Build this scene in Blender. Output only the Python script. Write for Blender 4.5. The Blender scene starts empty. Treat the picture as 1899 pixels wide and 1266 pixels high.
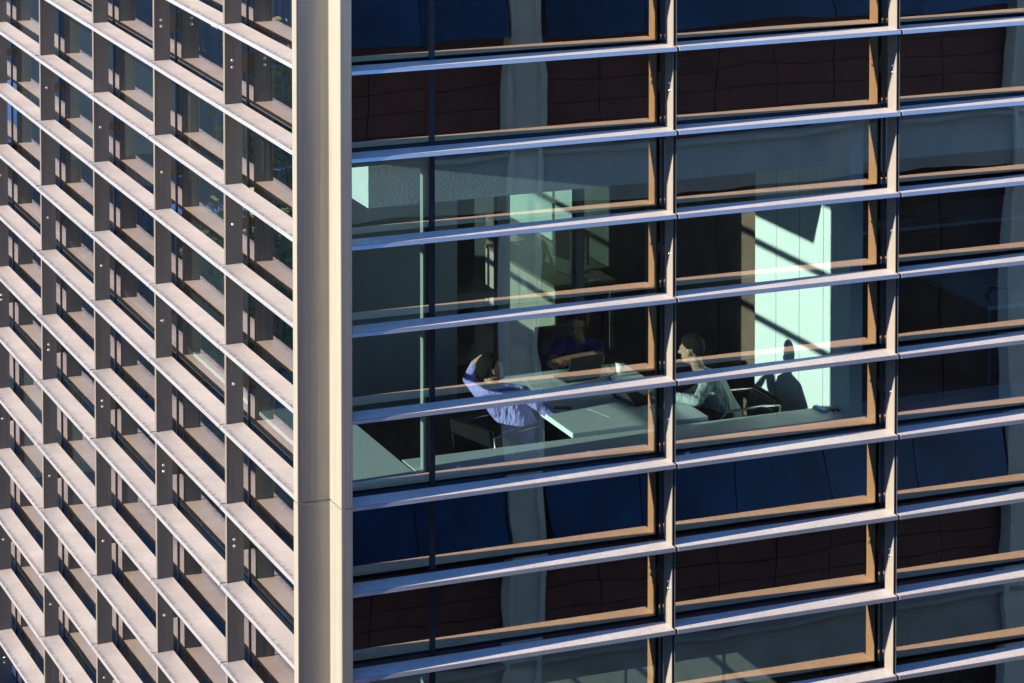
import bpy, bmesh, math, random
from mathutils import Vector, Matrix, kdtree
random.seed(7)
R = math.radians
sc = bpy.context.scene
COL = sc.collection

# ------------------------------------------------------------------ camera
YAW, PIT, F, PCY, W0, H0 = .3895, -.0492, 5716.69, -647.63, 1899, 1266
CAM = Vector((-7.3055, -21.7651, 3.6345))
cd = bpy.data.cameras.new('camera'); cam = bpy.data.objects.new('camera', cd); COL.objects.link(cam)
cam.location = CAM
cam.rotation_euler = (math.pi/2 + PIT, 0, -YAW)
cd.sensor_fit = 'HORIZONTAL'; cd.sensor_width = 36; cd.lens = 36*F/W0
cd.shift_y = (PCY - (H0-1)/2)/W0          # a shift lens keeps the verticals upright
cd.clip_start = .1; cd.clip_end = 2000
sc.camera = cam
# ------------------------------------------------------------------ sky, sun, exposure
SUN_A, SUN_E = math.atan(.0695), R(10.0)     # heading off the +X axis, elevation
sun_to = Vector((-math.cos(SUN_A)*math.cos(SUN_E), -math.sin(SUN_A)*math.cos(SUN_E), math.sin(SUN_E)))
w = bpy.data.worlds.new('World'); sc.world = w; w.use_nodes = True
nt = w.node_tree; bg = nt.nodes['Background']
sky = nt.nodes.new('ShaderNodeTexSky'); sky.sky_type = 'NISHITA'; sky.sun_disc = False
sky.sun_elevation = SUN_E; sky.sun_rotation = math.atan2(sun_to.x, sun_to.y)
sky.air_density = 1.0; sky.dust_density = .0; sky.ozone_density = 3.0
wb = nt.nodes.new('ShaderNodeMix'); wb.data_type = 'RGBA'; wb.blend_type = 'MULTIPLY'; wb.inputs[0].default_value = 1
wb.inputs[7].default_value = (.62, .95, 1.75, 1)          # the photograph is white-balanced for the low warm sun
nt.links.new(sky.outputs[0], wb.inputs[6]); nt.links.new(wb.outputs[2], bg.inputs[0]); bg.inputs[1].default_value = .075
sd = bpy.data.lights.new('sun', 'SUN'); so = bpy.data.objects.new('sun', sd); COL.objects.link(so)
sd.energy = 5.0; sd.angle = R(.5); sd.color = (1, .91, .80)
so.rotation_euler = sun_to.to_track_quat('Z', 'Y').to_euler(); so.location = (-30, -5, 20)
sc.view_settings.view_transform = 'Standard'; sc.view_settings.look = 'None'
sc.view_settings.gamma = 1; sc.view_settings.exposure = 2.1
sc.render.engine = 'CYCLES'
sc.cycles.transparent_max_bounces = 16; sc.cycles.max_bounces = 10
sc.cycles.caustics_reflective = False; sc.cycles.caustics_refractive = False

def at(px, py, ax, v):
    """pixel of the photograph -> point where its ray meets the plane axis=v"""
    fwd = Vector((math.sin(YAW)*math.cos(PIT), math.cos(YAW)*math.cos(PIT), math.sin(PIT)))
    rt = Vector((math.cos(YAW), -math.sin(YAW), 0)); up = rt.cross(fwd)
    d = fwd + rt*((px-(W0-1)/2)/F) - up*((py-PCY)/F)
    return CAM + d*((v-CAM[ax])/d[ax])

# ------------------------------------------------------------------ materials
def new_mat(name):
    m = bpy.data.materials.new(name); m.use_nodes = True
    return m, m.node_tree, m.node_tree.nodes['Principled BSDF']
def N(nt, t, **kw):
    n = nt.nodes.new(t)
    for k, v in kw.items(): setattr(n, k, v)
    return n
def coords(nt, scale=(1, 1, 1), which='Object'):
    tc = N(nt, 'ShaderNodeTexCoord'); mp = N(nt, 'ShaderNodeMapping'); mp.inputs['Scale'].default_value = scale
    oi = N(nt, 'ShaderNodeObjectInfo'); cb = N(nt, 'ShaderNodeCombineXYZ'); mu = N(nt, 'ShaderNodeMath', operation='MULTIPLY'); mu.inputs[1].default_value = 53.0
    nt.links.new(oi.outputs['Random'], mu.inputs[0])
    for i in range(3): nt.links.new(mu.outputs[0], cb.inputs[i])
    ad = N(nt, 'ShaderNodeVectorMath', operation='ADD'); nt.links.new(tc.outputs[which], ad.inputs[0]); nt.links.new(cb.outputs[0], ad.inputs[1])
    nt.links.new(ad.outputs[0], mp.inputs[0]); return mp.outputs[0]
def noise(nt, vec, scale, detail=3, rough=.55):
    n = N(nt, 'ShaderNodeTexNoise'); n.inputs['Scale'].default_value = scale
    n.inputs['Detail'].default_value = detail; n.inputs['Roughness'].default_value = rough
    nt.links.new(vec, n.inputs['Vector']); return n.outputs['Fac']
def ramp(nt, fac, stops):
    r = N(nt, 'ShaderNodeValToRGB'); e = r.color_ramp.elements
    while len(e) < len(stops): e.new(.5)
    for el, (p, c) in zip(e, stops): el.position = p; el.color = (*c, 1)
    nt.links.new(fac, r.inputs[0]); return r.outputs[0]
def mixc(nt, fac, a, b, mode='MIX'):
    m = N(nt, 'ShaderNodeMix', data_type='RGBA', blend_type=mode)
    for s, v in ((m.inputs[0], fac), (m.inputs[6], a), (m.inputs[7], b)):
        if isinstance(v, (int, float)): s.default_value = v
        elif isinstance(v, tuple): s.default_value = (*v, 1)
        else: nt.links.new(v, s)
    return m.outputs[2]
def bump(nt, h, strength, dist):
    b = N(nt, 'ShaderNodeBump'); b.inputs['Strength'].default_value = strength; b.inputs['Distance'].default_value = dist
    nt.links.new(h, b.inputs['Height']); return b.outputs[0]
def simple(name, col, rough=.6, metal=0., var=.12, scale=6., spec=.4, bmp=0.):
    m, nt, p = new_mat(name)
    v = coords(nt); f = noise(nt, v, scale, 4)
    c = ramp(nt, f, [(.3, tuple(x*(1-var) for x in col)), (.7, tuple(min(1, x*(1+var)) for x in col))])
    nt.links.new(c, p.inputs['Base Color'])
    p.inputs['Roughness'].default_value = rough; p.inputs['Metallic'].default_value = metal
    p.inputs['Specular IOR Level'].default_value = spec
    if bmp: nt.links.new(bump(nt, noise(nt, v, scale*6, 4), .6, bmp), p.inputs['Normal'])
    return m

def metal_mat(name, col, metal, rough, streak=(60, 60, .6), amt=.25, spec=.25, scr=.55):
    m, nt, p = new_mat(name)
    v = coords(nt, streak); f = noise(nt, v, 1.5, 5, .6)
    v2 = coords(nt); f2 = noise(nt, v2, 3.0, 5, .65); f3 = noise(nt, v2, 90, 3, .6)
    c = mixc(nt, amt, col, ramp(nt, f, [(.3, tuple(x*.5 for x in col)), (.72, tuple(min(1, x*1.5) for x in col))]))
    c = mixc(nt, ramp(nt, f2, [(.45, (0, 0, 0)), (.8, (.25, .25, .25))]), c, tuple(x*.7 for x in col))
    sc_ = ramp(nt, f3, [(.70, (0, 0, 0)), (.76, (scr, scr, scr))])
    c = mixc(nt, sc_, c, (.40, .37, .32)); p.inputs['Specular IOR Level'].default_value = spec
    nt.links.new(c, p.inputs['Base Color'])
    p.inputs['Metallic'].default_value = metal
    rr = N(nt, 'ShaderNodeMapRange'); rr.inputs[3].default_value = rough-.07; rr.inputs[4].default_value = rough+.10
    nt.links.new(f, rr.inputs[0]); nt.links.new(rr.outputs[0], p.inputs['Roughness'])
    nt.links.new(bump(nt, f, .25, .0003), p.inputs['Normal'])
    return m
CHAMP = (.25, .22, .18)
M_METAL = metal_mat('champagne_metal', (.15, .132, .108), .12, .36)
M_NOSE = metal_mat('nosing_metal', (.43, .42, .40), .70, .28, (1.5, 50, 50), .18, .25, .15)
M_COLUMN = metal_mat('column_metal', (.31, .288, .222), .5, .30, (80, 80, .3), .38)

def dust_mat(name, lo, hi, grit):                      # light metal ledge under a film of dust and grit
    m, nt, p = new_mat(name)
    v = coords(nt)
    big = noise(nt, v, 2.2, 5, .6); fine = noise(nt, v, 130, 3, .7); mid = noise(nt, v, 26, 5, .7)
    c = ramp(nt, big, [(.3, lo), (.7, hi)])
    c = mixc(nt, ramp(nt, mid, [(.50, (0, 0, 0)), (.75, (.55, .55, .55))]), c, (.36, .335, .32))
    c = mixc(nt, ramp(nt, fine, [(.58, (0, 0, 0)), (.70, (.7, .7, .7))]), c, (.28, .26, .25))
    c = mixc(nt, ramp(nt, fine, [(.28, (.6, .6, .6)), (.36, (0, 0, 0))]), c, (.70, .67, .63))
    # grit collects along the outer 4 cm of the ledge (local x of every ledge runs along it, y outwards is negative)
    tc = N(nt, 'ShaderNodeTexCoord'); sp = N(nt, 'ShaderNodeSeparateXYZ'); nt.links.new(tc.outputs['Object'], sp.inputs[0])
    mr = N(nt, 'ShaderNodeMapRange'); mr.inputs[1].default_value = .004; mr.inputs[2].default_value = .055
    mr.inputs[3].default_value = 1; mr.inputs[4].default_value = 0; nt.links.new(sp.outputs['Y'], mr.inputs[0])
    mu = N(nt, 'ShaderNodeMath', operation='MULTIPLY'); nt.links.new(mr.outputs[0], mu.inputs[0])
    nt.links.new(ramp(nt, mid, [(.36, (0, 0, 0)), (.56, (grit, grit, grit))]), mu.inputs[1])
    c = mixc(nt, mu.outputs[0], c, (.12, .11, .108))
    nt.links.new(c, p.inputs['Base Color'])
    p.inputs['Metallic'].default_value = .15; p.inputs['Roughness'].default_value = .55
    nt.links.new(bump(nt, fine, .35, .002), p.inputs['Normal'])
    return m
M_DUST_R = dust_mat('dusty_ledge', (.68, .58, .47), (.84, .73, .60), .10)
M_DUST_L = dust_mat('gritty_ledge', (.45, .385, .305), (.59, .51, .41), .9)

def glass_mat(name, r0, trans, wav):  # bronze-reflecting, green-transmitting coated pane with roller wave
    m, nt, p = new_mat(name); nt.nodes.remove(p); out = nt.nodes['Material Output']
    tc = N(nt, 'ShaderNodeTexCoord'); oi = N(nt, 'ShaderNodeObjectInfo')
    add = N(nt, 'ShaderNodeVectorMath', operation='ADD'); sc_ = N(nt, 'ShaderNodeVectorMath', operation='SCALE')
    cb = N(nt, 'ShaderNodeCombineXYZ')
    for i in range(3): nt.links.new(oi.outputs['Random'], cb.inputs[i])
    nt.links.new(cb.outputs[0], sc_.inputs[0]); sc_.inputs['Scale'].default_value = 37
    nt.links.new(tc.outputs['Object'], add.inputs[0]); nt.links.new(sc_.outputs[0], add.inputs[1])
    f = noise(nt, add.outputs[0], .9, 1.5, .4)
    nrm = bump(nt, f, 1.0, wav)
    lw = N(nt, 'ShaderNodeLayerWeight'); lw.inputs['Blend'].default_value = .5
    pw = N(nt, 'ShaderNodeMath', operation='POWER'); nt.links.new(lw.outputs['Facing'], pw.inputs[0]); pw.inputs[1].default_value = 1.6
    rc = mixc(nt, pw.outputs[0], r0, (.80, .77, .74))
    gl = N(nt, 'ShaderNodeBsdfGlossy'); gl.inputs['Roughness'].default_value = .0
    nt.links.new(rc, gl.inputs['Color']); nt.links.new(nrm, gl.inputs['Normal'])
    tr = N(nt, 'ShaderNodeBsdfTransparent')
    p2 = N(nt, 'ShaderNodeMath', operation='POWER'); nt.links.new(lw.outputs['Facing'], p2.inputs[0]); p2.inputs[1].default_value = 1.1
    tcol = mixc(nt, p2.outputs[0], trans, tuple(c*.06 for c in trans)); nt.links.new(tcol, tr.inputs['Color'])
    ad = N(nt, 'ShaderNodeAddShader'); nt.links.new(gl.outputs[0], ad.inputs[0]); nt.links.new(tr.outputs[0], ad.inputs[1])
    sv = N(nt, 'ShaderNodeVectorMath', operation='MULTIPLY'); sv.inputs[1].default_value = (38, 38, .7); nt.links.new(add.outputs[0], sv.inputs[0])
    st = noise(nt, sv.outputs[0], 1.0, 4, .6); sp = noise(nt, add.outputs[0], 140, 2, .6)
    d1 = ramp(nt, st, [(.52, (0, 0, 0)), (.78, (.014, .014, .014))]); d2 = ramp(nt, sp, [(.68, (0, 0, 0)), (.74, (.016, .016, .016))])
    dm = mixc(nt, 1.0, d1, d2, 'ADD'); df = N(nt, 'ShaderNodeBsdfDiffuse'); df.inputs[0].default_value = (.5, .48, .45, 1)
    mx = N(nt, 'ShaderNodeMixShader'); nt.links.new(dm, mx.inputs[0]); nt.links.new(ad.outputs[0], mx.inputs[1]); nt.links.new(df.outputs[0], mx.inputs[2])
    nt.links.new(mx.outputs[0], out.inputs[0]); return m
M_GLASS = glass_mat('coated_glass', (.57, .385, .20), (.39, .49, .475), .0045)
def clear_mat(name, col=(1, 1, 1), refl=.05):
    m, nt, p = new_mat(name); nt.nodes.remove(p); out = nt.nodes['Material Output']
    tr = N(nt, 'ShaderNodeBsdfTransparent'); tr.inputs[0].default_value = (*[c*(1-refl) for c in col], 1)
    gl = N(nt, 'ShaderNodeBsdfGlossy'); gl.inputs['Roughness'].default_value = .02; gl.inputs['Color'].default_value = (refl, refl, refl, 1)
    ad = N(nt, 'ShaderNodeAddShader'); nt.links.new(gl.outputs[0], ad.inputs[0]); nt.links.new(tr.outputs[0], ad.inputs[1])
    nt.links.new(ad.outputs[0], out.inputs[0]); return m
M_CLEAR = clear_mat('pane_inner_face', (1, 1, 1), .0)
M_PARTGLASS = clear_mat('partition_glass', (.80, .9, .86), .04)

M_GASKET = simple('black_gasket', (.012, .012, .014), .45)
M_BRACKET = simple('dark_bracket', (.025, .024, .024), .5, .3)
M_SPANDREL = simple('charcoal_spandrel', (.010, .009, .010), .6)
M_STEEL = simple('stainless_steel', (.75, .73, .70), .22, 1.)
M_WHITE = simple('white_wall_paint', (.74, .76, .74), .75, var=.03, scale=2)
M_PLASTER = simple('textured_plaster', (.50, .53, .52), .85, var=.05, scale=9, bmp=.006)
M_GREYWALL = simple('grey_green_wall', (.50, .55, .52), .8, var=.05, scale=2)
M_MIDGREY = simple('mid_grey_wall', (.36, .38, .36), .8, var=.05, scale=2)
M_WENGE = simple('dark_brown_panelling', (.15, .095, .07), .6, var=.2, scale=4)
M_CEIL = simple('ceiling_tile', (.55, .56, .55), .9, var=.04)
M_LAMINATE = simple('white_laminate', (.78, .82, .80), .42, var=.03, scale=3)
M_FRAMEW = simple('pale_window_frame', (.26, .28, .26), .5, var=.04)
M_DARKFR = simple('dark_window_frame', (.035, .032, .038), .5)
M_LEATHER = simple('brown_grey_leather', (.075, .062, .055), .42, var=.2, scale=12, bmp=.002)
M_BLACK = simple('black_plastic', (.012, .012, .013), .35)
M_DGREY = simple('dark_grey_laminate', (.06, .058, .055), .5)
M_SCREEN = simple('grey_laptop_lid', (.10, .10, .105), .4, .6)
def carpet():
    m, nt, p = new_mat('speckled_carpet'); v = coords(nt)
    f = noise(nt, v, 110, 3, .7)
    nt.links.new(ramp(nt, f, [(.42, (.035, .034, .036)), (.60, (.16, .155, .15))]), p.inputs['Base Color'])
    p.inputs['Roughness'].default_value = .95; nt.links.new(bump(nt, f, .8, .006), p.inputs['Normal']); return m
M_CARPET = carpet()

# ------------------------------------------------------------------ mesh helpers
def mesh_obj(name, bm, mats, parent=None, loc=(0, 0, 0), smooth=False):
    me = bpy.data.meshes.new(name); bm.to_mesh(me); bm.free()
    for m in (mats if isinstance(mats, (list, tuple)) else [mats]): me.materials.append(m)
    if smooth: me.shade_smooth()
    o = bpy.data.objects.new(name, me); COL.objects.link(o); o.location = loc
    if parent: o.parent = parent
    return o
def link_copy(src, parent, loc, rot=None):
    o = src.copy(); COL.objects.link(o); o.parent = parent; o.location = loc
    if rot is not None: o.rotation_euler = rot
    return o
def add_box(bm, x0, x1, y0, y1, z0, z1, mi=0):
    vs = [bm.verts.new(p) for p in ((x0,y0,z0),(x1,y0,z0),(x1,y1,z0),(x0,y1,z0),(x0,y0,z1),(x1,y0,z1),(x1,y1,z1),(x0,y1,z1))]
    fs = []
    for q in ((0,3,2,1),(4,5,6,7),(0,1,5,4),(1,2,6,5),(2,3,7,6),(3,0,4,7)):
        f = bm.faces.new([vs[i] for i in q]); f.material_index = mi; fs.append(f)
    return fs
def bevel(bm, r, seg=2):
    bmesh.ops.bevel(bm, geom=list(bm.edges), offset=r, segments=seg, affect='EDGES', clamp_overlap=True)
def box(name, x0, x1, y0, y1, z0, z1, mat, parent=None, bev=0.):
    """box whose origin sits at its own centre"""
    c = ((x0+x1)/2, (y0+y1)/2, (z0+z1)/2); bm = bmesh.new()
    a, b, d = (x1-x0)/2, (y1-y0)/2, (z1-z0)/2
    add_box(bm, -a, a, -b, b, -d, d)
    if bev: bevel(bm, bev)
    return mesh_obj(name, bm, mat, parent, c)
def add_tube(bm, pts, r, seg=8, r1=None, cap=True, mi=0):
    pts = [Vector(p) for p in pts]; rings = []
    for i, p in enumerate(pts):
        t = (pts[min(i+1, len(pts)-1)] - pts[max(i-1, 0)]).normalized()
        a = t.cross(Vector((0, 0, 1)));  a = t.cross(Vector((1, 0, 0))) if a.length < .1 else a
        a.normalize(); b = t.cross(a)
        rr = r if r1 is None else r + (r1-r)*i/(len(pts)-1)
        rings.append([bm.verts.new(p + a*rr*math.cos(2*math.pi*k/seg) + b*rr*math.sin(2*math.pi*k/seg)) for k in range(seg)])
    for u, v in zip(rings, rings[1:]):
        for k in range(seg):
            f = bm.faces.new((u[k], u[(k+1) % seg], v[(k+1) % seg], v[k])); f.material_index = mi; f.smooth = True
    if cap:
        bm.faces.new(rings[0][::-1]).material_index = mi; bm.faces.new(rings[-1]).material_index = mi
def tube(name, pts, r, mat, parent=None, seg=8):
    bm = bmesh.new(); add_tube(bm, pts, r, seg); bmesh.ops.recalc_face_normals(bm, faces=bm.faces)
    return mesh_obj(name, bm, mat, parent)
def prism(name, poly, z0, z1, mat, parent=None, bev=0., loc=(0, 0, 0)):
    bm = bmesh.new()
    lo = [bm.verts.new((x, y, z0)) for x, y in poly]; hi = [bm.verts.new((x, y, z1)) for x, y in poly]
    bm.faces.new(lo[::-1]); bm.faces.new(hi)
    for i in range(len(poly)):
        j = (i+1) % len(poly); bm.faces.new((lo[i], lo[j], hi[j], hi[i]))
    bmesh.ops.recalc_face_normals(bm, faces=bm.faces)
    if bev: bevel(bm, bev)
    return mesh_obj(name, bm, mat, parent, loc)
def empty(name, loc=(0, 0, 0), rz=0.):
    o = bpy.data.objects.new(name, None); COL.objects.link(o); o.location = loc; o.rotation_euler = (0, 0, rz); return o
def tag(o, label, cat, group=None):
    o['label'] = label; o['category'] = cat
    if group: o['group'] = group
    return o

# ------------------------------------------------------------------ the ground
GZ = -12.0
M_ASPH = simple('asphalt', (.05, .05, .052), .85, var=.25, scale=1.5, bmp=.01)
M_PAVE = simple('paving_concrete', (.035, .033, .031), .85, var=.15, scale=.8)
M_SOIL = simple('planting_soil', (.07, .05, .035), .95, var=.35, scale=3, bmp=.02)
bm = bmesh.new(); add_box(bm, -900, 900, -900, 900, -1, 0); g = mesh_obj('ground', bm, M_PAVE, None, (0, 0, GZ)); g['kind'] = 'structure'
bm = bmesh.new(); add_box(bm, -34, -18, -120, 200, -.5, .004); g = mesh_obj('road', bm, M_ASPH, None, (0, 0, GZ)); g['kind'] = 'structure'

# ------------------------------------------------------------------ the office building
S = 2/3                      # ledge spacing; six ledges to a storey
GR, GL = .285, .255          # glass planes of the right (-Y) and left (-X) fronts
LX = [2.395 + 2.128*i for i in range(6)]         # fins along the left front
RX = [3.0414 + 2.007*i for i in range(4)]        # fins along the right front
NTOP, NBOT = -3, 16
BLD = empty('office_building', (0, 0, GZ))
tag(BLD, 'corner of an office block clad in champagne metal ledges, fins and tinted glass', 'building')
def P(o):                   # parent without moving: the building empty stands at (0,0,GZ)
    o.parent = BLD; o.location.z -= GZ; return o
def zl(n): return -n*S

def ledge_mesh(length, depth):           # local x along the ledge, y=0 the nosing, +y towards the glass, z=0 the top
    bm = bmesh.new(); add_box(bm, 0, length, 0, depth, -.033, 0)
    for v in bm.verts:
        if v.co.y < .001 and v.co.z < -.01: v.co.y = -.007     # the nosing leans out at its foot
    bevel(bm, .0025, 1); bm.normal_update()
    for f in bm.faces:
        f.material_index = 1 if f.normal.z > .9 else (2 if f.normal.y < -.9 else 0)
    return bm
def ledge_row(x0, x1, side):
    L = x1-x0
    first = None
    for n in range(NTOP, NBOT):
        if first is None:
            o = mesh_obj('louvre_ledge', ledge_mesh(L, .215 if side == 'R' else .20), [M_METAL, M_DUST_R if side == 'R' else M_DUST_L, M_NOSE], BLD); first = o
        else:
            o = link_copy(first, BLD, (0, 0, 0))
        jx = random.uniform(-.0012, .0012); jt = random.uniform(-.0012, .0012)
        if side == 'R':
            o.location = (x0+jx, 0, zl(n)-GZ); o.rotation_euler = (random.uniform(-.006, .006), jt, 0)
        else:                            # the left front: local x runs to -Y so that local y runs to +X
            o.location = (0, x1+jx, zl(n)-GZ); o.rotation_euler = (random.uniform(-.006, .006), jt, -math.pi/2)
GAP = .008
ledge_row(.317, RX[0]-GAP, 'R')
for a, b in zip(RX, RX[1:]): ledge_row(a+GAP, b-GAP, 'R')
ledge_row(.337, LX[0]-GAP, 'L')
for a, b in zip(LX, LX[1:]): ledge_row(a+GAP, b-GAP, 'L')

# fins: a thin plate at each end of every bay, one length between two ledges
bm = bmesh.new(); add_box(bm, 0, .147, -.003, .003, -S+.0005, -.0335); add_box(bm, -.0035, -.0002, -.014, .003, -S+.0005, -.0335)   # plate with a returned outer lip
finL = mesh_obj('fin', bm, M_METAL, BLD)
bm = bmesh.new(); add_box(bm, -.003, .003, 0, .147, -S+.0005, -.0335); finR = mesh_obj('fin', bm, M_METAL, BLD)
def bolt_mesh():
    bm = bmesh.new()
    add_tube(bm, [(0, 0, 0), (0, -.006, 0)], .0145, 12); add_tube(bm, [(0, -.004, 0), (0, -.012, 0)], .0105, 12, .007)
    bmesh.ops.recalc_face_normals(bm, faces=bm.faces); return bm
bolt0 = None; brk0 = None
usedL = usedR = False
for side, pos in (('L', LX), ('R', RX)):
    for p_ in pos:
        for n in range(NTOP, NBOT-1):
            for s in (-1, 1):
                c = p_ + s*.0125
                if side == 'L':
                    loc = (.053, c, zl(n)-GZ)
                    if not usedL: o = finL; o.location = loc; usedL = True
                    else: o = link_copy(finL, BLD, loc)
                else:
                    loc = (c, .058, zl(n)-GZ)
                    if not usedR: o = finR; o.location = loc; usedR = True
                    else: o = link_copy(finR, BLD, loc)
                if s > 0: continue
                k = n % 6
                nb = 2 if k == 1 else (1 if k in (3, 5) else 0)
                if not nb: continue
                for q in range(nb):
                    zz = -S*.5 - (.028 if nb == 2 else 0)*(1 if q else -1)
                    lc = (.060, -.003, zz) if side == 'L' else (-.003, .060, zz)
                    if bolt0 is None: bolt0 = mesh_obj('bolt', bolt_mesh(), M_STEEL, o); b = bolt0; b.location = lc
                    else: b = link_copy(bolt0, o, lc)
                    b.rotation_euler = (0, 0, 0 if side == 'L' else -math.pi/2)
                hh = .075 if nb == 2 else .04
                if side == 'L': br = box('bracket', .135, .201, .0035, .0095, -S*.5-hh, -S*.5+hh, M_BRACKET, o)
                else: br = box('bracket', .0035, .0095, .135, .226, -S*.5-hh, -S*.5+hh, M_BRACKET, o)

# the notched corner column, jointed once a storey
POLY = [(-.038,.337),(-.038,.229),(-.031,.229),(-.031,.247),(.225,.247),(.225,-.0225),(.316,-.0225),(.316,.33),(.20,.337)]
for z1 in (4.0-.005, -.005, -4.005, -8.005):
    o = prism('corner_column', POLY, -4+.0045, 0, M_COLUMN, None, .0035, (0, 0, z1)); P(o)
o = prism('column_core', [(.0,.335),(.0,.26),(.24,.26),(.24,.0),(.31,.0),(.31,.325),(.19,.33)], -12, 4, M_BRACKET); P(o)

# glass panes, joints, mullions, spandrels
HEAD, SILL = -1.48, -3.92
zones = []                                        # (z_low, z_high, vision?)
for fl in (-1, 0, 1):
    o_ = -4.0*fl
    zones += [(-4.0+o_, -1.3333+o_, True), (-5.3333+o_, -4.0+o_, False)]
zones.append((-1.3333+4.0, 0+4.0, False))
zones = [(a, b, v) for a, b, v in zones if b > -10.7 and a < 3]
def pane(x0, x1, y0, y1, z0, z1, side):
    c = Vector(((x0+x1)/2, (y0+y1)/2, (z0+z1)/2)); bm = bmesh.new()
    add_box(bm, x0-c.x, x1-c.x, y0-c.y, y1-c.y, z0-c.z, z1-c.z)
    bm.normal_update()
    for f in bm.faces:
        f.material_index = 0 if (f.normal.y < -.9 if side == 'R' else f.normal.x < -.9) else 1
    return P(mesh_obj('glass_pane', bm, [M_GLASS, M_CLEAR], None, c))
JW = .009
rj = [.318, 1.075] + RX
lj = [.338] + LX
for z0, z1, vis in zones:
    for a, b in zip(rj, rj[1:]):
        pane(a+JW, b-JW, GR, GR+.010, z0+.006, z1-.006, 'R')
        if not vis: P(box('spandrel_panel', a+JW, b-JW, GR+.05, GR+.07, z0+.01, z1-.01, M_SPANDREL))
    for a, b in zip(lj, lj[1:]):
        pane(GL, GL+.010, a+JW, b-JW, z0+.006, z1-.006, 'L')
        if not vis: P(box('spandrel_panel', GL+.05, GL+.07, a+JW, b-JW, z0+.01, z1-.01, M_SPANDREL))
    # transoms between the zones
    P(box('transom', .33, RX[-1], GR+.012, GR+.06, z1-.03, z1+.03, M_DARKFR))
    P(box('transom', GL+.012, GL+.06, .36, LX[-1], z1-.03, z1+.03, M_DARKFR))
    if vis:
        P(box('window_head', .36, RX[-1], GR+.062, GR+.12, z1-.147, z1+.03, M_DARKFR))
        P(box('window_head', GL+.062, GL+.12, .42, LX[-1], z1-.147, z1+.03, M_DARKFR))
ZB, ZT = -10.66, 4.0
for x in rj[1:]:
    wcap = .022 if abs(x-1.075) < .01 else .0085
    P(box('mullion_cap', x-wcap, x+wcap, GR-.012, GR+.03, ZB, ZT, M_GASKET))
    if abs(x-1.075) < .01:
        P(box('mullion', x-.025, x+.025, GR+.031, GR+.19, ZB, ZT, M_FRAMEW))
        P(box('mullion_face', x-.030, x+.030, GR+.0305, GR+.075, ZB, ZT, M_DARKFR))
    else:
        P(box('mullion', x-.03, x+.03, GR+.031, GR+.07, ZB, ZT, M_DARKFR))
for y in lj[1:]:
    P(box('mullion_cap', GL-.010, GL+.03, y-.0085, y+.0085, ZB, ZT, M_GASKET))
    P(box('mullion', GL+.031, GL+.10, y-.03, y+.03, ZB, ZT, M_DARKFR))

# floors, ceilings, sills, bulkheads for each storey
XE, YE = 13.0, 16.0
for fl in (-1, 0, 1):
    o_ = -4.0*fl; fz = -4.67+o_
    P(box('floor_slab', GR+.10, XE, GR+.10, YE, fz-.35, fz, M_CARPET))
    P(box('ceiling', GR+.13, XE, GR+.13, YE, HEAD+o_, HEAD+o_+.03, M_CEIL if fl == 0 else M_DGREY))  # ceilings of the other storeys coloured dark to look unlit
    bmat, smat = (M_PLASTER, M_LAMINATE) if fl == 0 else (M_DGREY, M_DGREY)  # other storeys get dark colours so their rooms look unlit
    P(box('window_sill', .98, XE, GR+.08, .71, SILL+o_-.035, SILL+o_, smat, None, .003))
    P(box('window_sill', GL+.08, .96, GR+.08, 4.3, SILL+o_-.035, SILL+o_, smat, None, .003)); P(box('window_sill', GL+.08, .96, 4.301, YE-2, SILL+o_-.035, SILL+o_, M_DGREY, None, .003))  # dark copy past the meeting room keeps a sunlit sill from showing
    P(box('sill_upstand', GL+.10, .70, .40, YE-2, fz, SILL+o_-.036, M_GREYWALL))
    P(box('sill_upstand', .70, XE, GR+.10, .50, fz, SILL+o_-.036, M_GREYWALL))
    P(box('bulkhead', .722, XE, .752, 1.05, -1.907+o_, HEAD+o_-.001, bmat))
    P(box('bulkhead', .722, 1.02, 1.051, 4.3, -1.907+o_, HEAD+o_-.001, bmat)); P(box('bulkhead', .722, 1.02, 4.301, YE-2, -1.907+o_, HEAD+o_-.001, M_DGREY))  # bulkhead darkened past the meeting room so no sunlit strip shows
P(box('end_wall', XE-.1, XE, .40, YE, -10.6, 4, M_GREYWALL))
P(box('end_wall', .45, XE, YE-.1, YE, -10.6, 4, M_GREYWALL))
P(box('roof_slab', .33, XE, .34, YE, 4.001, 4.3, M_GREYWALL))

bl = P(box('added_sun_blind', GL+.125, GL+.131, LX[0]+.04, LX[1]-.04, SILL+.02, HEAD-.002, M_DGREY))  # blind added to keep the sun off the far seat and partition
box('hem_bar', -.008, .008, -1.02, 1.02, -1.225, -1.20, M_DARKFR, bl)
for o_ in (-4.0, 4.0): P(box('added_shade_wall', 4.80, 4.92, 1.06, YE-.11, -4.67+o_, HEAD+o_-.001, M_DGREY))  # walls added to keep the sun out of the other storeys
# meeting room walls
fz = -4.67; cz = HEAD
w_ = P(box('partition_wall', 4.80, 4.92, .40, 2.12, fz, cz, M_WHITE))
for yy in (.86, 1.29, 1.72):
    o = box('panel_joint', -.0615, -.0595, yy-1.26-.002, yy-1.26+.002, -1.59, 1.59, M_DGREY, w_)
PY = 4.3
P(box('back_wall', 1.03, 2.85, PY, PY+.10, fz, cz, M_GREYWALL))
P(box('closet_back', 2.85, 3.24, PY+.55, PY+.60, fz, cz, M_DGREY))
P(box('closet_side', 2.80, 2.85, PY+.101, PY+.60, fz, cz, M_DGREY))
P(box('closet_shelf', 2.852, 3.24, PY+.02, PY+.54, -3.72, -3.66, M_FRAMEW))
P(box('closet_shelf', 2.852, 3.24, PY+.02, PY+.54, -4.32, -4.28, M_FRAMEW))
PT = empty('glass_partition', (0, 0, 0)); P(PT)
def part(o): o.parent = PT; return o
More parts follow.
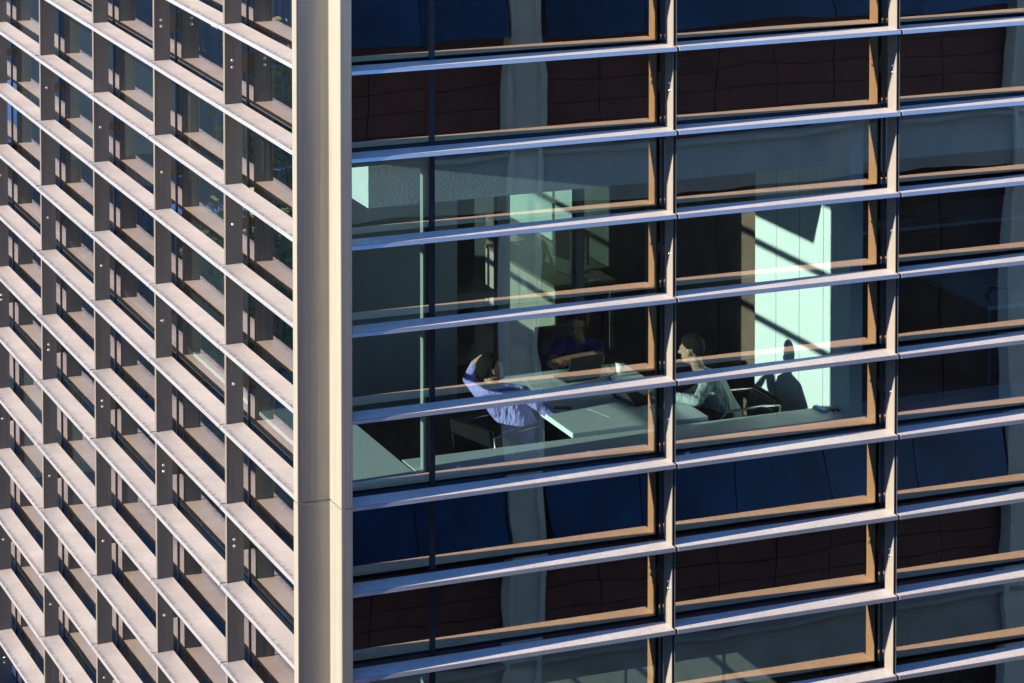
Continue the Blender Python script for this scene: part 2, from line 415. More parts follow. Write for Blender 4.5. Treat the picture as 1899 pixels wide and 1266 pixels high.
for a, b in ((3.25, 3.375), (4.04, 4.125), (4.79, 4.86), (5.53, 5.58)):
    part(box('post', a, b, PY, PY+.10, fz, cz, M_FRAMEW, None, .003))
part(box('head_rail', 3.376, 6.2, PY+.005, PY+.095, -2.45, -2.38, M_FRAMEW))
part(box('base_rail', 3.376, 4.039, PY+.005, PY+.095, fz, fz+.1, M_FRAMEW))
part(box('base_rail', 4.861, 5.529, PY+.005, PY+.095, fz, fz+.1, M_FRAMEW))
part(box('glass_sheet', 3.376, 4.039, PY+.045, PY+.055, fz+.101, -2.451, M_PARTGLASS))
dr = part(box('glass_door', 4.130, 4.785, PY+.045, PY+.057, fz+.01, -2.451, M_PARTGLASS))
o = box('door_handle', -.31, -.18, -.075, -.060, -.10, -.08, M_STEEL, dr, .004)
o = box('handle_stem', -.31, -.295, -.059, -.007, -.10, -.08, M_STEEL, dr)
part(box('transom_panel', 3.376, 6.2, PY+.03, PY+.06, -2.379, cz, M_GREYWALL))
P(box('core_wall', 5.60, 6.20, PY, PY+.1, fz, -2.451, M_GREYWALL))
P(box('corridor_wall', 4.95, 5.05, 6.5, 8.3, fz, cz, M_MIDGREY))
P(box('corridor_wall', 4.95, 9, 9.3, 9.4, fz, cz, M_GREYWALL))
P(box('added_shade_wall', 6.21, 6.30, PY+.001, YE-.11, fz, cz, M_DGREY))  # wall added to stop sun crossing into the right-hand office
P(box('neighbour_partition', 4.95, 5.0, 2.13, PY-.001, fz, cz, M_WENGE))

# ------------------------------------------------------------------ furniture
def table():
    t = empty('conference_table', (3.1, 1.7, fz))
    tag(t, 'white laminate conference table with laptops between the three seated men', 'table')
    o = box('tabletop', -.60, .62, -.87, .86, .705, .75, M_LAMINATE, t, .004)
    for sx in (-.42, .42):
        for sy in (-.68, .68):
            box('leg', sx-.03, sx+.03, sy-.03, sy+.03, 0, .704, M_STEEL, t)
    return t
table()
def laptop(name, loc, rz, label, open_deg=105):
    t = empty(name, loc, rz); tag(t, label, 'laptop')
    box('base', -.165, .165, -.115, .115, 0, .016, M_BLACK, t, .003)
    kb = box('keyboard', -.14, .14, -.02, .085, .0163, .019, M_DGREY, t)
    lid = box('lid', -.165, .165, -.004, .004, 0, .225, M_SCREEN, t, .002)
    lid.location = (0, -.119, .014); 
    lid.data.transform(Matrix.Translation((0, 0, .1125)))
    lid.rotation_euler = (R(open_deg-90), 0, 0)
    return t
# local -y side carries the lid; the user sits on local +y
p2 = at(1062, 700, 2, SILL)
laptop('laptop', (p2.x+.03, p2.y, SILL+.0005), R(8), 'grey laptop with its lid open before the man in a blue t-shirt')
laptop('laptop', (3.36, 1.47, SILL+.0005), R(-80), 'black laptop open before the man in a grey shirt', 128)
def phone(loc, rz):
    o = box('phone', -.038, .038, -.075, .075, 0, .009, M_BLACK, None, .003); o.location = loc; o.rotation_euler = (0, 0, rz)
    return tag(o, 'black phone lying on the white conference table', 'phone')
ph = at(1035, 757, 2, SILL); phone((ph.x+.04, ph.y, SILL+.0005), R(60))
def mouse():
    bm = bmesh.new(); bmesh.ops.create_uvsphere(bm, u_segments=16, v_segments=10, radius=1)
    for v in bm.verts: v.co = Vector((v.co.x*.034, v.co.y*.058, max(v.co.z, 0)*.036*(1-.25*v.co.y)))
    p = at(1148, 733, 2, SILL); o = mesh_obj('computer_mouse', bm, M_BLACK, None, (p.x, p.y, SILL+.0005), True); o.rotation_euler = (0, 0, R(-70))
    tag(o, 'black computer mouse beside the black laptop on the table', 'mouse')
mouse()

def chair(name, loc, rz, label, bh=.42, arms=True):
    """visitor chair: +y is the way the sitter faces"""
    t = empty(name, loc, rz); tag(t, label, 'chair', 'chairs round the conference table')
    bm = bmesh.new(); add_box(bm, -.23, .23, -.22, .24, .40, .46); bevel(bm, .02, 3)
    mesh_obj('seat', bm, M_LEATHER, t, smooth=True)
    bm = bmesh.new(); add_box(bm, -.23, .23, -.03, .03, 0, bh); bevel(bm, .022, 3)
    b = mesh_obj('backrest', bm, M_LEATHER, t, (0, -.23, .47), True); b.rotation_euler = (R(14), 0, 0)
    bm = bmesh.new(); add_box(bm, -.245, .245, -.05, -.034, -.06, bh+.02); bevel(bm, .006, 2)
    mesh_obj('back_shell', bm, M_BLACK, b)
    for s in (-1, 1):
        tube('leg', [(s*.26, .25, 0), (s*.26, .25, .60), (s*.26, .20, .655), (s*.26, -.12, .665), (s*.26, -.30, .655)], .012, M_STEEL, t)
        tube('leg', [(s*.26, -.30, 0), (s*.26, -.27, .45), (s*.26, -.30, .655)], .012, M_STEEL, t)
        if not arms: continue
        box('armrest', s*.26-.022, s*.26+.022, -.22, .20, .668, .69, M_BLACK, t, .006)
        tube('seat_rail', [(s*.26, .24, .42), (s*.26, -.27, .42)], .010, M_BLACK, t)
    return t

# ------------------------------------------------------------------ people
def fabric(name, col, var=.1):
    m, nt, p = new_mat(name); v = coords(nt, (1, 1, 1)); f = noise(nt, v, 9, 4, .6)
    v2 = coords(nt, (3, 3, 1)); fo = noise(nt, v2, 4.5, 3, .5)
    nt.links.new(ramp(nt, f, [(.3, tuple(x*(1-var) for x in col)), (.7, tuple(min(1, x*(1+var)) for x in col))]), p.inputs['Base Color'])
    p.inputs['Roughness'].default_value = .85; p.inputs['Specular IOR Level'].default_value = .2
    nt.links.new(bump(nt, fo, 1.0, .07), p.inputs['Normal']); return m
M_SKIN = simple('skin', (.24, .12, .075), .5, var=.08, scale=20)  # toned down so the man at the back looks shaded
M_SKIN2 = simple('skin_warm', (.42, .24, .16), .5, var=.08, scale=20)
M_HAIR = simple('black_hair', (.010, .0085, .008), .55, var=.7, scale=90, spec=.15, bmp=.012)
M_TROUS = fabric('dark_trousers', (.02, .02, .026))
M_LAV = fabric('lavender_shirt_cloth', (.33, .29, .64))
M_BLUE = fabric('royal_blue_jersey', (.006, .02, .16))  # cloth darkened to look out of the sun
M_SAGE = fabric('grey_green_shirt_cloth', (.36, .42, .41))

class Body:
    def __init__(s): s.bm = bmesh.new(); s.seeds = []
    def cap(s, p0, p1, r0, r1, mi, flat=None, k=6):
        p0, p1 = Vector(p0), Vector(p1)
        for i in range(k+1):
            t = i/k; s.seeds.append((p0.lerp(p1, t), r0+(r1-r0)*t, mi))
        d = p1-p0; L = max(d.length, 1e-4); q = d.to_track_quat('Z', 'Y').to_matrix().to_4x4()
        M = Matrix.Translation(p0) @ q; rings = []; prof = []
        for j in range(5): a = -math.pi/2 + j*math.pi/8; prof.append((r0*math.sin(a), r0*math.cos(a)))
        for j in range(0, 5): a = j*math.pi/8; prof.append((L + r1*math.sin(a), r1*math.cos(a)))
        for z, rr in prof:
            rings.append([s.bm.verts.new(M @ Vector((max(rr, 1e-4)*math.cos(u*math.pi/6), max(rr, 1e-4)*math.sin(u*math.pi/6), z))) for u in range(12)])
        for a, b in zip(rings, rings[1:]):
            for u in range(12): s.bm.faces.new((a[u], a[(u+1) % 12], b[(u+1) % 12], b[u]))
        s.bm.faces.new(rings[0][::-1]); s.bm.faces.new(rings[-1])
    def ell(s, c, rad, M3, mi):
        c = Vector(c); M = Matrix.Translation(c) @ M3.to_4x4() @ Matrix.Diagonal((*rad, 1))
        bmesh.ops.create_uvsphere(s.bm, u_segments=20, v_segments=12, radius=1, matrix=M)
        for a in (-.55, 0, .55):
            s.seeds.append((c + M3 @ Vector((0, 0, a*rad[2])), min(rad), mi))
    def finish(s, name, mats, parent, vox=.0085):
        me = bpy.data.meshes.new(name); bmesh.ops.recalc_face_normals(s.bm, faces=s.bm.faces); s.bm.to_mesh(me); s.bm.free()
        o = bpy.data.objects.new(name, me); COL.objects.link(o)
        md = o.modifiers.new('r', 'REMESH'); md.mode = 'VOXEL'; md.voxel_size = vox; md.use_smooth_shade = True
        sm = o.modifiers.new('s', 'SMOOTH'); sm.factor = .5; sm.iterations = 4
        dg = bpy.context.evaluated_depsgraph_get(); ev = o.evaluated_get(dg)
        nm = bpy.data.meshes.new_from_object(ev); o.modifiers.clear(); o.data = nm; bpy.data.meshes.remove(me)
        nm.materials.clear()
        for m in mats: nm.materials.append(m)
        nm.shade_smooth()
        for f in nm.polygons:
            c = f.center; best = 1e9; mi = 0
            for p, r, k in s.seeds:
                d = (c-p).length - r
                if d < best: best = d; mi = k
            f.material_index = mi
        o.parent = parent
        return o
def basis(fwd, up):
    f = Vector(fwd).normalized(); u = Vector(up); r = f.cross(u).normalized(); u = r.cross(f)
    return Matrix((r, f, u)).transposed()          # columns: right, forward, up
def person(label, J, fwd, up, mats, hairm, sleeve, glasses=None, grp='men sitting at the conference table'):
    """J: joints in world space. mats: [skin, shirt, trousers]; sleeve: 'long' or 'short'"""
    base = empty('person', (J['hip'].x, J['hip'].y, fz)); tag(base, label, 'person', grp)
    b = Body(); H = J['head']; B3 = basis(fwd, up)
    def hp(x, y, z): return H + B3 @ Vector((x, y, z))
    # head
    b.ell(hp(0, -.012, .030), (.075, .094, .090), B3, 0); b.ell(hp(0, .022, -.030), (.062, .070, .085), B3, 0)
    b.ell(hp(0, .058, -.085), (.036, .034, .026), B3, 0)                                   # chin
    b.cap(hp(0, .090, .018), hp(0, .113, -.022), .009, .015, 0, k=2)                         # nose
    b.cap(hp(-.03, .082, .03), hp(.03, .082, .03), .011, .011, 0, k=2)                      # brow
    b.cap(hp(-.018, .084, -.055), hp(.018, .084, -.055), .010, .010, 0, k=2)                  # mouth
    for s in (-1, 1): b.ell(hp(s*.076, -.008, -.005), (.010, .020, .032), B3, 0)             # ears
    # trunk
    nk, ch, hip = J['neck'], J['chest'], J['hip']
    b.cap(hp(0, -.02, -.06), nk, .052, .056, 0)
    sl, sr = J['shL'], J['shR']
    b.cap(nk.lerp(ch, .15), sl, .070, .062, 1); b.cap(nk.lerp(ch, .15), sr, .070, .062, 1)
    b.cap(sl.lerp(sr, .22)*.72+ch*.28, hip.lerp(sl, .10), .105, .115, 1); b.cap(sr.lerp(sl, .22)*.72+ch*.28, hip.lerp(sr, .10), .105, .115, 1)
    b.cap(ch, hip, .125, .135, 1)
    for s in 'LR':
        sh, el, ha = J['sh'+s], J['el'+s], J['ha'+s]
        if sleeve == 'long':
            b.cap(sh, el, .060, .049, 1); b.cap(el, el.lerp(ha, .86), .049, .037, 1); b.cap(el.lerp(ha, .80), ha, .030, .028, 0)
        else:
            b.cap(sh, sh.lerp(el, .62), .066, .060, 1); b.cap(sh.lerp(el, .55), el, .050, .043, 0); b.cap(el, ha, .043, .029, 0)
        # hand: palm, four fingers, thumb
        d = J.get('hd'+s, ha-el).normalized(); g = J.get('grip'+s, Vector((0, 0, -1)))       # direction the fingers curl to
        side = d.cross(g).normalized(); g = side.cross(d).normalized()
        pc = ha + d*.045
        b.cap(ha, ha+d*.075+side*.018, .026, .021, 0); b.cap(ha, ha+d*.075-side*.018, .026, .021, 0)
        for k, (off, ln) in enumerate(((-.033, .055), (-.011, .072), (.011, .068), (.033, .052))):
            k0 = ha + d*.085 + side*off; k1 = k0 + d*ln*.5 + g*ln*.18; k2 = k1 + d*ln*.25 + g*ln*.45
            b.cap(k0, k1, .0115, .0105, 0, k=2); b.cap(k1, k2, .0105, .009, 0, k=2)
        t0 = ha + d*.025 + side*.030; t1 = t0 + d*.035 + side*.028 + g*.012; b.cap(t0, t1, .0125, .0105, 0, k=2); b.cap(t1, t1+d*.028+g*.01, .0105, .009, 0, k=2)
        # leg
        sd_ = (sl-sr).normalized()*(.09 if s == 'L' else -.09)
        h0 = hip+sd_; kn, an = J['kn']+sd_*1.2, J['an']+sd_*1.2
        b.cap(h0, kn, .085, .060, 2); b.cap(kn, an, .056, .040, 2); b.cap(an, an+Vector((J['kn'].x-hip.x, J['kn'].y-hip.y, 0)).normalized()*.17+Vector((0, 0, -.03)), .040, .034, 2)
    body = b.finish('body', mats, base)
    body.location = -base.location
    # hair: a cap over the skull with a hairline
    bm = bmesh.new(); bmesh.ops.create_uvsphere(bm, u_segments=36, v_segments=24, radius=1)
    dele = []
    rnd = random.Random(3)
    for v in bm.verts:
        x, y, z = v.co
        line = -.32 + .95*max(0, y+.02) - .95*max(0, -y-.15)
        if abs(x) > .75 and -.28 < y < .18: line = max(line, -.12)
        if z < line: dele.append(v)
        k = 1+.05*rnd.random()
        v.co = Vector((x*.088*k, (y*.108-.016)*k, z*.105*k+.030))
    bmesh.ops.delete(bm, geom=dele, context='VERTS')
    for v in bm.verts: v.co = H + B3 @ v.co
    h = mesh_obj('hair', bm, hairm, base, smooth=True); h.location = -base.location
    sm = h.modifiers.new('thick', 'SOLIDIFY'); sm.thickness = .012; sm.offset = -1
    if glasses:
        bm = bmesh.new(); gy, gz = glasses
        for s in (-1, 1):
            ring = [hp(s*.032+.026*math.cos(a), gy, gz+.019*math.sin(a)) for a in [k*math.pi/6 for k in range(13)]]
            add_tube(bm, ring, .0028, 6, cap=False)
            add_tube(bm, [hp(s*.058, gy, gz+.004), hp(s*.079, gy-.06, gz+.006), hp(s*.080, gy-.11, gz)], .0026, 6)
        add_tube(bm, [hp(-.007, gy, gz+.004), hp(.007, gy, gz+.004)], .0026, 6)
        gl = mesh_obj('glasses', bm, M_BLACK, base); gl.location = -base.location
    return base

# man in lavender, leaning back, one hand behind his head
hip = Vector((2.42, 1.60, fz+.54))
J = dict(hip=hip, head=at(911, 684, 1, 1.62), neck=at(907, 716, 1, 1.66), chest=at(928, 748, 1, 1.66),
         shL=at(890, 727, 1, 1.80), shR=at(970, 728, 1, 1.50), elL=at(868, 702, 1, 1.98), haL=at(882, 670, 1, 1.74),
         elR=at(1022, 768, 1, 1.42), haR=at(1040, 786, 1, 1.66), kn=hip+Vector((.40, .16, -.02)), an=hip+Vector((.46, .18, -.45)))
J['gripL'] = (J['head']-J['haL']).normalized(); J['hdL'] = at(909, 650, 1, 1.66)-J['haL']
person('man in a lavender shirt leaning back in his chair with one hand behind his head', J, (.93, .02, .22), (-.22, .12, .97),
       [M_SKIN2, M_LAV, M_TROUS], M_HAIR, 'long', (.098, .062))
J1 = J
# man in a blue t-shirt, arms folded on the far edge of the table
hip = Vector((3.50, 3.02, fz+.55))
J = dict(hip=hip, head=at(1067, 600, 1, 2.72), neck=at(1073, 632, 1, 2.80), chest=at(1073, 664, 1, 2.88),
         shL=at(1107, 640, 1, 2.84), shR=at(1035, 640, 1, 2.84), elL=at(1112, 694, 1, 2.52), haL=at(1056, 683, 1, 2.46),
         elR=at(1022, 690, 1, 2.58), haR=at(1062, 668, 1, 2.50), kn=hip+Vector((-.02, -.42, 0)), an=hip+Vector((-.02, -.44, -.45)))
J['elL'].z = J['elR'].z = SILL+.055
J['haR'] = J['elL'].lerp(J['elR'], .30)+Vector((-.0, -.02, .055)); J['haL'] = J['elR'].lerp(J['elL'], .30)+Vector((0, -.05, .01))
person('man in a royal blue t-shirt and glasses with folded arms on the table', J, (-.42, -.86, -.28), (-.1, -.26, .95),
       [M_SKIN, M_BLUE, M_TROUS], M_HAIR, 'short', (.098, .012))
J2 = J
# man in a grey-green shirt, in profile at the black laptop
hip = Vector((4.18, 1.42, fz+.55))
J = dict(hip=hip, head=at(1281, 648, 1, 1.42), neck=at(1297, 686, 1, 1.42), chest=at(1322, 726, 1, 1.42),
         shL=at(1310, 712, 1, 1.22), shR=at(1330, 702, 1, 1.60), elL=at(1293, 770, 1, 1.10), haL=at(1226, 757, 1, 1.36),
         elR=at(1262, 742, 1, 1.74), haR=at(1214, 742, 1, 1.62), kn=hip+Vector((-.42, 0, 0)), an=hip+Vector((-.44, 0, -.45)))
for k in ('haL', 'haR'): J[k].z = SILL+.06; 
J['elL'].z = max(J['elL'].z, SILL+.05)
person('man in a grey-green shirt seen in profile at the black laptop', J, (-.62, .77, -.12), (-.11, .10, .98),
       [M_SKIN2, M_SAGE, M_TROUS], M_HAIR, 'long')
J3 = J
chair('chair', (2.16, 1.56, fz), R(-70), 'brown-grey leather chair under the man in the lavender shirt', .25)
chair('chair', (3.50, 3.06, fz), R(180), 'brown-grey leather chair behind the man in the blue t-shirt')
chair('chair', (4.25, 1.42, fz), R(90), 'brown-grey leather chair under the man in the grey-green shirt', .22, False)

# eraser box and markers on the sill
M_PALEBLUE = simple('pale_blue_plastic', (.42, .58, .85), .5); M_RED = simple('red_plastic', (.5, .02, .02), .4); M_GREEN = simple('green_plastic', (.02, .16, .06), .4); M_BLUEP = simple('blue_plastic', (.03, .07, .3), .4); M_WHITEP = simple('white_plastic', (.75, .75, .73), .4)
o = box('whiteboard_eraser', -.028, .028, -.085, .085, 0, .045, M_PALEBLUE, None, .008); o.location = (4.655, .63, SILL+.0005); o.rotation_euler = (0, 0, R(4))
tag(o, 'pale blue whiteboard eraser box on the white window sill', 'eraser')
for i, (m, nm) in enumerate(((M_BLUEP, 'blue'), (M_RED, 'red'), (M_GREEN, 'green'))):
    t = empty('marker_pen', (4.70+.034*i, .63-.02*i, SILL+.0105), R(-6+7*i)); tag(t, nm+' capped whiteboard marker lying beside the eraser box', 'marker')
    tube('barrel', [(0, -.015, 0), (0, .065, 0)], .009, M_WHITEP, t); tube('cap', [(0, -.062, 0), (0, -.0155, 0)], .010, m, t)

M_PAPER = simple('white_paper', (.75, .75, .72), .8, var=.03)
for i, (x, y, a, lb) in enumerate(((3.02, 1.28, 14, 'white sheet of paper on the table nearest the window sill'), (2.80, 2.22, -8, 'white sheet of paper on the table by the man in lavender'))):
    o = box('paper_sheet', -.105, .105, -.148, .148, 0, .002, M_PAPER); o.location = (x, y, SILL+.0005); o.rotation_euler = (0, 0, R(a)); tag(o, lb, 'paper')
def cup(x, y):
    t = empty('coffee_cup', (x, y, SILL+.0005)); tag(t, 'white paper coffee cup standing on the conference table', 'cup')
    bm = bmesh.new(); add_tube(bm, [(0, 0, 0), (0, 0, .095)], .028, 16, .038); bmesh.ops.recalc_face_normals(bm, faces=bm.faces); mesh_obj('cup', bm, M_WHITEP, t)
    bm = bmesh.new(); add_tube(bm, [(0, 0, .0955), (0, 0, .106)], .040, 16, .036); bmesh.ops.recalc_face_normals(bm, faces=bm.faces); mesh_obj('lid', bm, M_BLACK, t)
cup(3.56, 2.25)
def cable(pts, label):
    c = []
    for i in range(len(pts)-1):
        for k in range(8):
            t = k/8; a = Vector(pts[i]).lerp(Vector(pts[i+1]), t); c.append(a+Vector((.02*math.sin(9*t+i*2), .03*math.sin(6*t+i), 0)))
    tag(tube('cable', c, .006, M_BLACK), label, 'cable')
cable([(3.36, 1.62, SILL+.007), (3.2, 1.9, SILL+.007), (3.45, 2.15, SILL+.007), (3.60, 2.5, SILL+.007)], 'black power cable winding across the conference table')
cable([(7.75, 3.1, SILL+.007), (8.0, 3.5, SILL+.007), (8.5, 3.3, SILL+.007), (8.8, 4.2, SILL+.007)], 'black cable trailing over the panelled desk')
cable([(7.3, 6.1, SILL+.007), (7.9, 6.25, SILL+.007), (8.6, 6.05, SILL+.007), (9.6, 6.3, SILL+.007)], 'black cable along the front of the deep desk')
M_TAUPE = simple('taupe_laminate', (.36, .29, .24), .6, var=.08)
M_OAK = simple('dark_oak_veneer', (.13, .10, .075), .5, var=.2)
cab = empty('added_dark_cabinet', (4.84, 7.4, fz)); tag(cab, 'dark low cabinet added to cover the foot of the sunlit wall behind the glass partition', 'cabinet')  # added so the sunlit wall looks dark towards the floor
box('carcass', -.09, .09, -.9, .9, .05, .72, M_DGREY, cab, .004)
for i in range(4): box('door', -.108, -.0905, -.895+.45*i, -.455+.45*i, .06, .70, M_OAK, cab)
# ------------------------------------------------------------------ offices behind the other panes
def desk(x0, x1, y0, y1, top, label, fl=fz, mt=None):
    t = empty('desk', ((x0+x1)/2, (y0+y1)/2, fl)); tag(t, label, 'desk')
    a, b, h = (x1-x0)/2, (y1-y0)/2, top-fl
    box('desktop', -a, a, -b, b, h-.035, h, mt or M_LAMINATE, t, .003)
    n = max(2, round(2*b/.45))
    for i in range(n):
        y = -b+2*b*i/n; box('side_panel', -a+.01, -a+.03, y+.004, y+2*b/n-.004, .02, h-.037, M_TAUPE, t)
    box('modesty_panel', -a+.04, a-.02, -b+.05, -b+.07, .1, h-.037, M_DGREY, t); box('leg', a-.05, a-.01, -b+.02, b-.02, 0, h-.037, M_DGREY, t)
    return t
desk(7.66, 9.4, 2.95, 4.6, SILL, 'long white desk with taupe panelled side in the right-hand office')
desk(7.2, 10.4, 6.0, 6.9, SILL, 'white desk with monitors deep in the right-hand office')
desk(4.2, 4.85, 5.2, 7.0, SILL-.0, 'brown veneer desk behind the glass partition of the meeting room', fz, M_OAK)
desk(8.15, 10.2, 3.7, 5.2, SILL-4, 'brown veneer desk in the office one storey below', fz-4, M_OAK)
def monitor(loc, rz, label):
    t = empty('monitor', loc, rz); tag(t, label, 'monitor', 'monitors on the office desks')
    box('screen', -.27, .27, -.02, .02, .12, .46, M_BLACK, t, .005); box('neck', -.03, .03, .021, .045, .01, .28, M_BLACK, t); box('foot', -.12, .12, -.08, .10, 0, .009, M_BLACK, t)
monitor((7.75, 6.4, SILL+.0005), R(10), 'black monitor on the deep desk of the right-hand office')
monitor((8.75, 6.4, SILL+.0005), R(-10), 'second black monitor on the deep desk, farther from the meeting room')
monitor((8.9, 3.7, SILL+.0005), R(60), 'black monitor on the panelled desk in the right-hand office')
monitor((4.55, 5.6, SILL+.0005), R(-75), 'black monitor on the desk behind the glass partition')

# ------------------------------------------------------------------ building across the lane (seen mirrored in the panes)
M_PILAST = simple('pale_concrete', (.84, .75, .68), .85, var=.12, scale=2.5, bmp=.006)
M_BROWN = simple('brown_cladding', (.20, .062, .048), .6, var=.2, scale=3)
M_BLUEGL = simple('blue_shade_panel', (.018, .058, .175), .3, var=.5, scale=1.2)
M_DWIN = simple('dark_office_window', (.008, .009, .011), .3, var=.2, spec=.2)
M_BEAM = simple('dark_concrete_beam', (.50, .42, .39), .85, var=.15, scale=2.5, bmp=.006)  # beam concrete toned darker than the pilasters
M_BWIN = simple('brown_veil_window', (.085, .05, .038), .4, var=.3, spec=.2)  # windows browned so their reflection lays a brown veil on the panes
OPP = empty('opposite_building', (14, -9, GZ)); tag(OPP, 'brown clad building with pale pilasters and blue sunshades across the lane', 'building')
def Q(o): o.parent = OPP; o.location -= Vector((14, -9, GZ)); return o
OX0, OX1 = 1.8, 26.5; FH = 5.745
Q(box('wall', OX0, OX1, -20, -9.12, GZ+.01, -1.0, M_BROWN))
Q(box('parapet', OX0-.1, OX1+.1, -20.1, -8.9, -.999, -.80, M_PILAST))
pxs = [5.68-6.42*0 + 6.42*i for i in range(-0, 4)] + [OX0+.3]
for x in pxs:
    pl = Q(box('pilaster', x-.15, x+.15, -9.119, -8.93, GZ+.02, -1.0, M_PILAST))
    for s in (-1, 1): box('flange', s*.178-.026, s*.178+.026, -.09, .13, -5.45, 5.45, M_PILAST, pl)
pan0 = None
cols = sorted(pxs)
for k in range(0, 2):
    zb = -3.64 - FH*k
    Q(box('beam', OX0, OX1, -9.119, -8.97, zb-.58, zb, M_BEAM)); Q(box('beam_ledge', OX0, OX1, -9.119, -8.90, zb+.001, zb+.05, M_BEAM))
    for a, b in zip(cols, cols[1:]):
        L = b-a-.52; x0 = a+.26; n = max(1, round(L/.72)); pw = L/n
        for i in range(n):                       # brown cladding boards
            for r_ in range(4):
                z0 = zb+.06+r_*.235
                o = Q(box('cladding_panel', x0+i*pw+.006, x0+(i+1)*pw-.006, -9.118, -9.09+random.uniform(-.004, .004), z0+.006, z0+.229, M_BROWN))
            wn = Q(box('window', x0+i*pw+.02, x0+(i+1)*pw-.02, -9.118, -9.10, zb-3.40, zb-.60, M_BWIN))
        ns = max(1, round(L/1.15)); sw = L/ns
        for i in range(ns):
            sh = box('sunshade', -sw/2+.006, sw/2-.006, -.012, .012, -.47, .47, M_BLUEGL); sh.location = (x0+(i+.5)*sw, -8.93, zb+1.80)
            sh.rotation_euler = (R(16+random.uniform(-1.5, 1.5)), R(random.uniform(-.4, .4)), 0); Q(sh)
            box('shade_clip', -.025, .025, .0125, .03, .40, .47, M_PILAST, sh);

# ------------------------------------------------------------------ the side street (seen mirrored in the left front)
WB = empty('added_shade_building', (-46, 40, GZ)); tag(WB, 'long low building added across the side street to shade the paving', 'building')  # unseen building added to put the ground in shade
box('wall', -6, 6, -70, 60, 0, 9.6, M_PILAST, WB); box('roof', -6.3, 6.3, -70.3, 60.3, 9.601, 9.9, M_DWIN, WB)
for i in range(16): box('window', 6.01, 6.05, -66+8*i, -61+8*i, 4, 7.5, M_DWIN, WB)
def leafy(name, loc, h, rad, label, cat, n, cols, trunk=.12, seed=1):
    rn = random.Random(seed); t = empty(name, loc); tag(t, label, cat)
    bm = bmesh.new(); add_tube(bm, [(0, 0, 0), (.05*h*rn.uniform(-1, 1), .03*h, h*.35), (0, .05*h*rn.uniform(-1, 1), h*.7)], trunk, 7, trunk*.35)
    for k in range(6):
        a = rn.random()*6.28; z = h*rn.uniform(.3, .6); add_tube(bm, [(0, 0, z), (rad*.7*math.cos(a), rad*.7*math.sin(a), z+h*.22)], trunk*.4, 5, trunk*.12)
    mesh_obj('trunk', bm, M_SOIL, t)
    bm = bmesh.new(); cl = [(rn.gauss(0, .42)*rad, rn.gauss(0, .42)*rad, h*rn.uniform(.38, .95)) for _ in range(16)]
    for _ in range(n):
        c = Vector(rn.choice(cl)) + Vector((rn.gauss(0, 1), rn.gauss(0, 1), rn.gauss(0, .8)))*rad*.22
        u = Vector((rn.gauss(0, 1), rn.gauss(0, 1), rn.gauss(0, 1))).normalized(); v = u.orthogonal().normalized(); s = rn.uniform(.05, .11)
        f = bm.faces.new([bm.verts.new(c+u*s), bm.verts.new(c+v*s*.5), bm.verts.new(c-u*s), bm.verts.new(c-v*s*.5)])
    mesh_obj('crown', bm, cols, t); return t
M_LEAF = simple('green_leaves', (.07, .10, .03), .6, var=.4, scale=2); M_LEAF2 = simple('yellow_green_leaves', (.15, .13, .03), .6, var=.4, scale=2)
leafy('street_tree', (-11.5, 36, GZ), 5.0, 2.2, 'yellow-green street tree beside the metal fence', 'tree', 2600, M_LEAF2, .13, 2)
leafy('street_tree', (-7.0, 24.5, GZ), 4.2, 1.8, 'green street tree nearest the office corner', 'tree', 2200, M_LEAF, .12, 5)
leafy('shrub', (-14.8, 45, GZ), 1.6, 1.3, 'low green shrub at the far end of the planting bed', 'shrub', 1200, M_LEAF, .05, 8)
leafy('shrub', (-10.0, 32, GZ), 1.5, 1.2, 'low yellow shrub in the middle of the planting bed', 'shrub', 1200, M_LEAF2, .05, 9)
bd = box('planting_bed', -16.2, -6.0, 22, 50, GZ+.001, GZ+.16, M_SOIL); bd['kind'] = 'structure'
def bench(loc, rz):
    t = empty('bench', loc, rz); tag(t, 'pale timber bench on the paving by the planting bed', 'bench')
    for i in range(4): box('slat', -.9, .9, -.26+.13*i, -.15+.13*i, .43, .47, M_PILAST, t)
    for s in (-1, 1): box('leg', s*.7-.05, s*.7+.05, -.24, .24, 0, .429, M_BRACKET, t)
bench((-10.8, 40.5, GZ+.16), R(20))
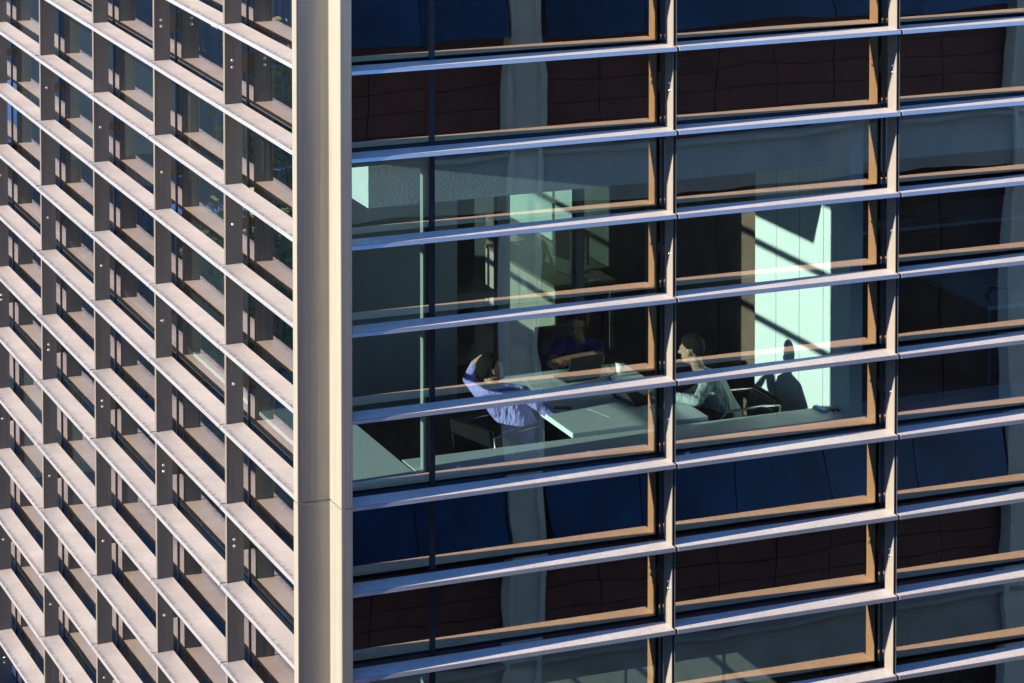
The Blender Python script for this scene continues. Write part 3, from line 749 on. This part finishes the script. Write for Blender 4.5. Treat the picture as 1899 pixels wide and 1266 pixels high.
def fence():
    t = empty('metal_fence', (-13.0, 40, GZ+.16)); tag(t, 'pale metal railing fence across the planting bed', 'fence')
    for i in range(46): box('bar', -2.8+i*.125, -2.78+i*.125, -.012, .012, .05, 1.4, M_STEEL, t)
    for z in (.1, 1.3): box('rail', -2.85, 2.9, -.02, .02, z, z+.05, M_STEEL, t)
fence()
def car(loc, rz):
    t = empty('parked_car', loc, rz); tag(t, 'white hatchback parked on the side street', 'car')
    mw = simple('white_car_paint', (.75, .76, .77), .25, var=.02); mg = simple('car_window_glass', (.01, .012, .014), .1); mt = simple('tyre_rubber', (.015, .015, .015), .8)
    prof = [(-2.05, .35), (-2.1, .75), (-2.0, 1.0), (-1.75, 1.42), (-.1, 1.50), (.35, 1.42), (1.05, .98), (1.9, .86), (2.1, .65), (2.08, .35)]
    def sweep(pr, wy, mat, nm, inset):
        bm = bmesh.new(); cols_ = []
        for y, kk in ((-wy, inset), (-wy*.82, 1), (wy*.82, 1), (wy, inset)):
            cols_.append([bm.verts.new((x*(1 if kk == 1 else .985), y, .35+(z-.35)*kk)) for x, z in pr])
        for a, b in zip(cols_, cols_[1:]):
            for i in range(len(pr)):
                j = (i+1) % len(pr); bm.faces.new((a[i], a[j], b[j], b[i]))
        bm.faces.new(cols_[0][::-1]); bm.faces.new(cols_[-1]); bmesh.ops.recalc_face_normals(bm, faces=bm.faces)
        return mesh_obj(nm, bm, mat, t)
    sweep(prof, .88, mw, 'body', .93)
    for s in (-1, 1):
        bm = bmesh.new(); vs = [bm.verts.new((x, s*.862+(0 if z < 1.2 else -s*.03), z)) for x, z in ((-1.55, 1.0), (-1.4, 1.34), (-.1, 1.40), (.3, 1.33), (.85, 1.0))]; bm.faces.new(vs)
        r_ = bmesh.ops.extrude_face_region(bm, geom=list(bm.faces)); [setattr(v, 'co', v.co+Vector((0, s*.03, 0))) for v in r_['geom'] if isinstance(v, bmesh.types.BMVert)]
        mesh_obj('side_window', bm, mg, t)
        for x in (-1.3, 1.3): tube('wheel', [(x, s*.70, .32), (x, s*.90, .32)], .32, mt, t, 20)
    o = box('windscreen', -.03, .03, -.7, .7, -.30, .30, mg, t); o.location = (.76, 0, 1.22); o.rotation_euler = (0, R(-58), 0)
car((-8.6, 52.0, GZ+.004), R(95))
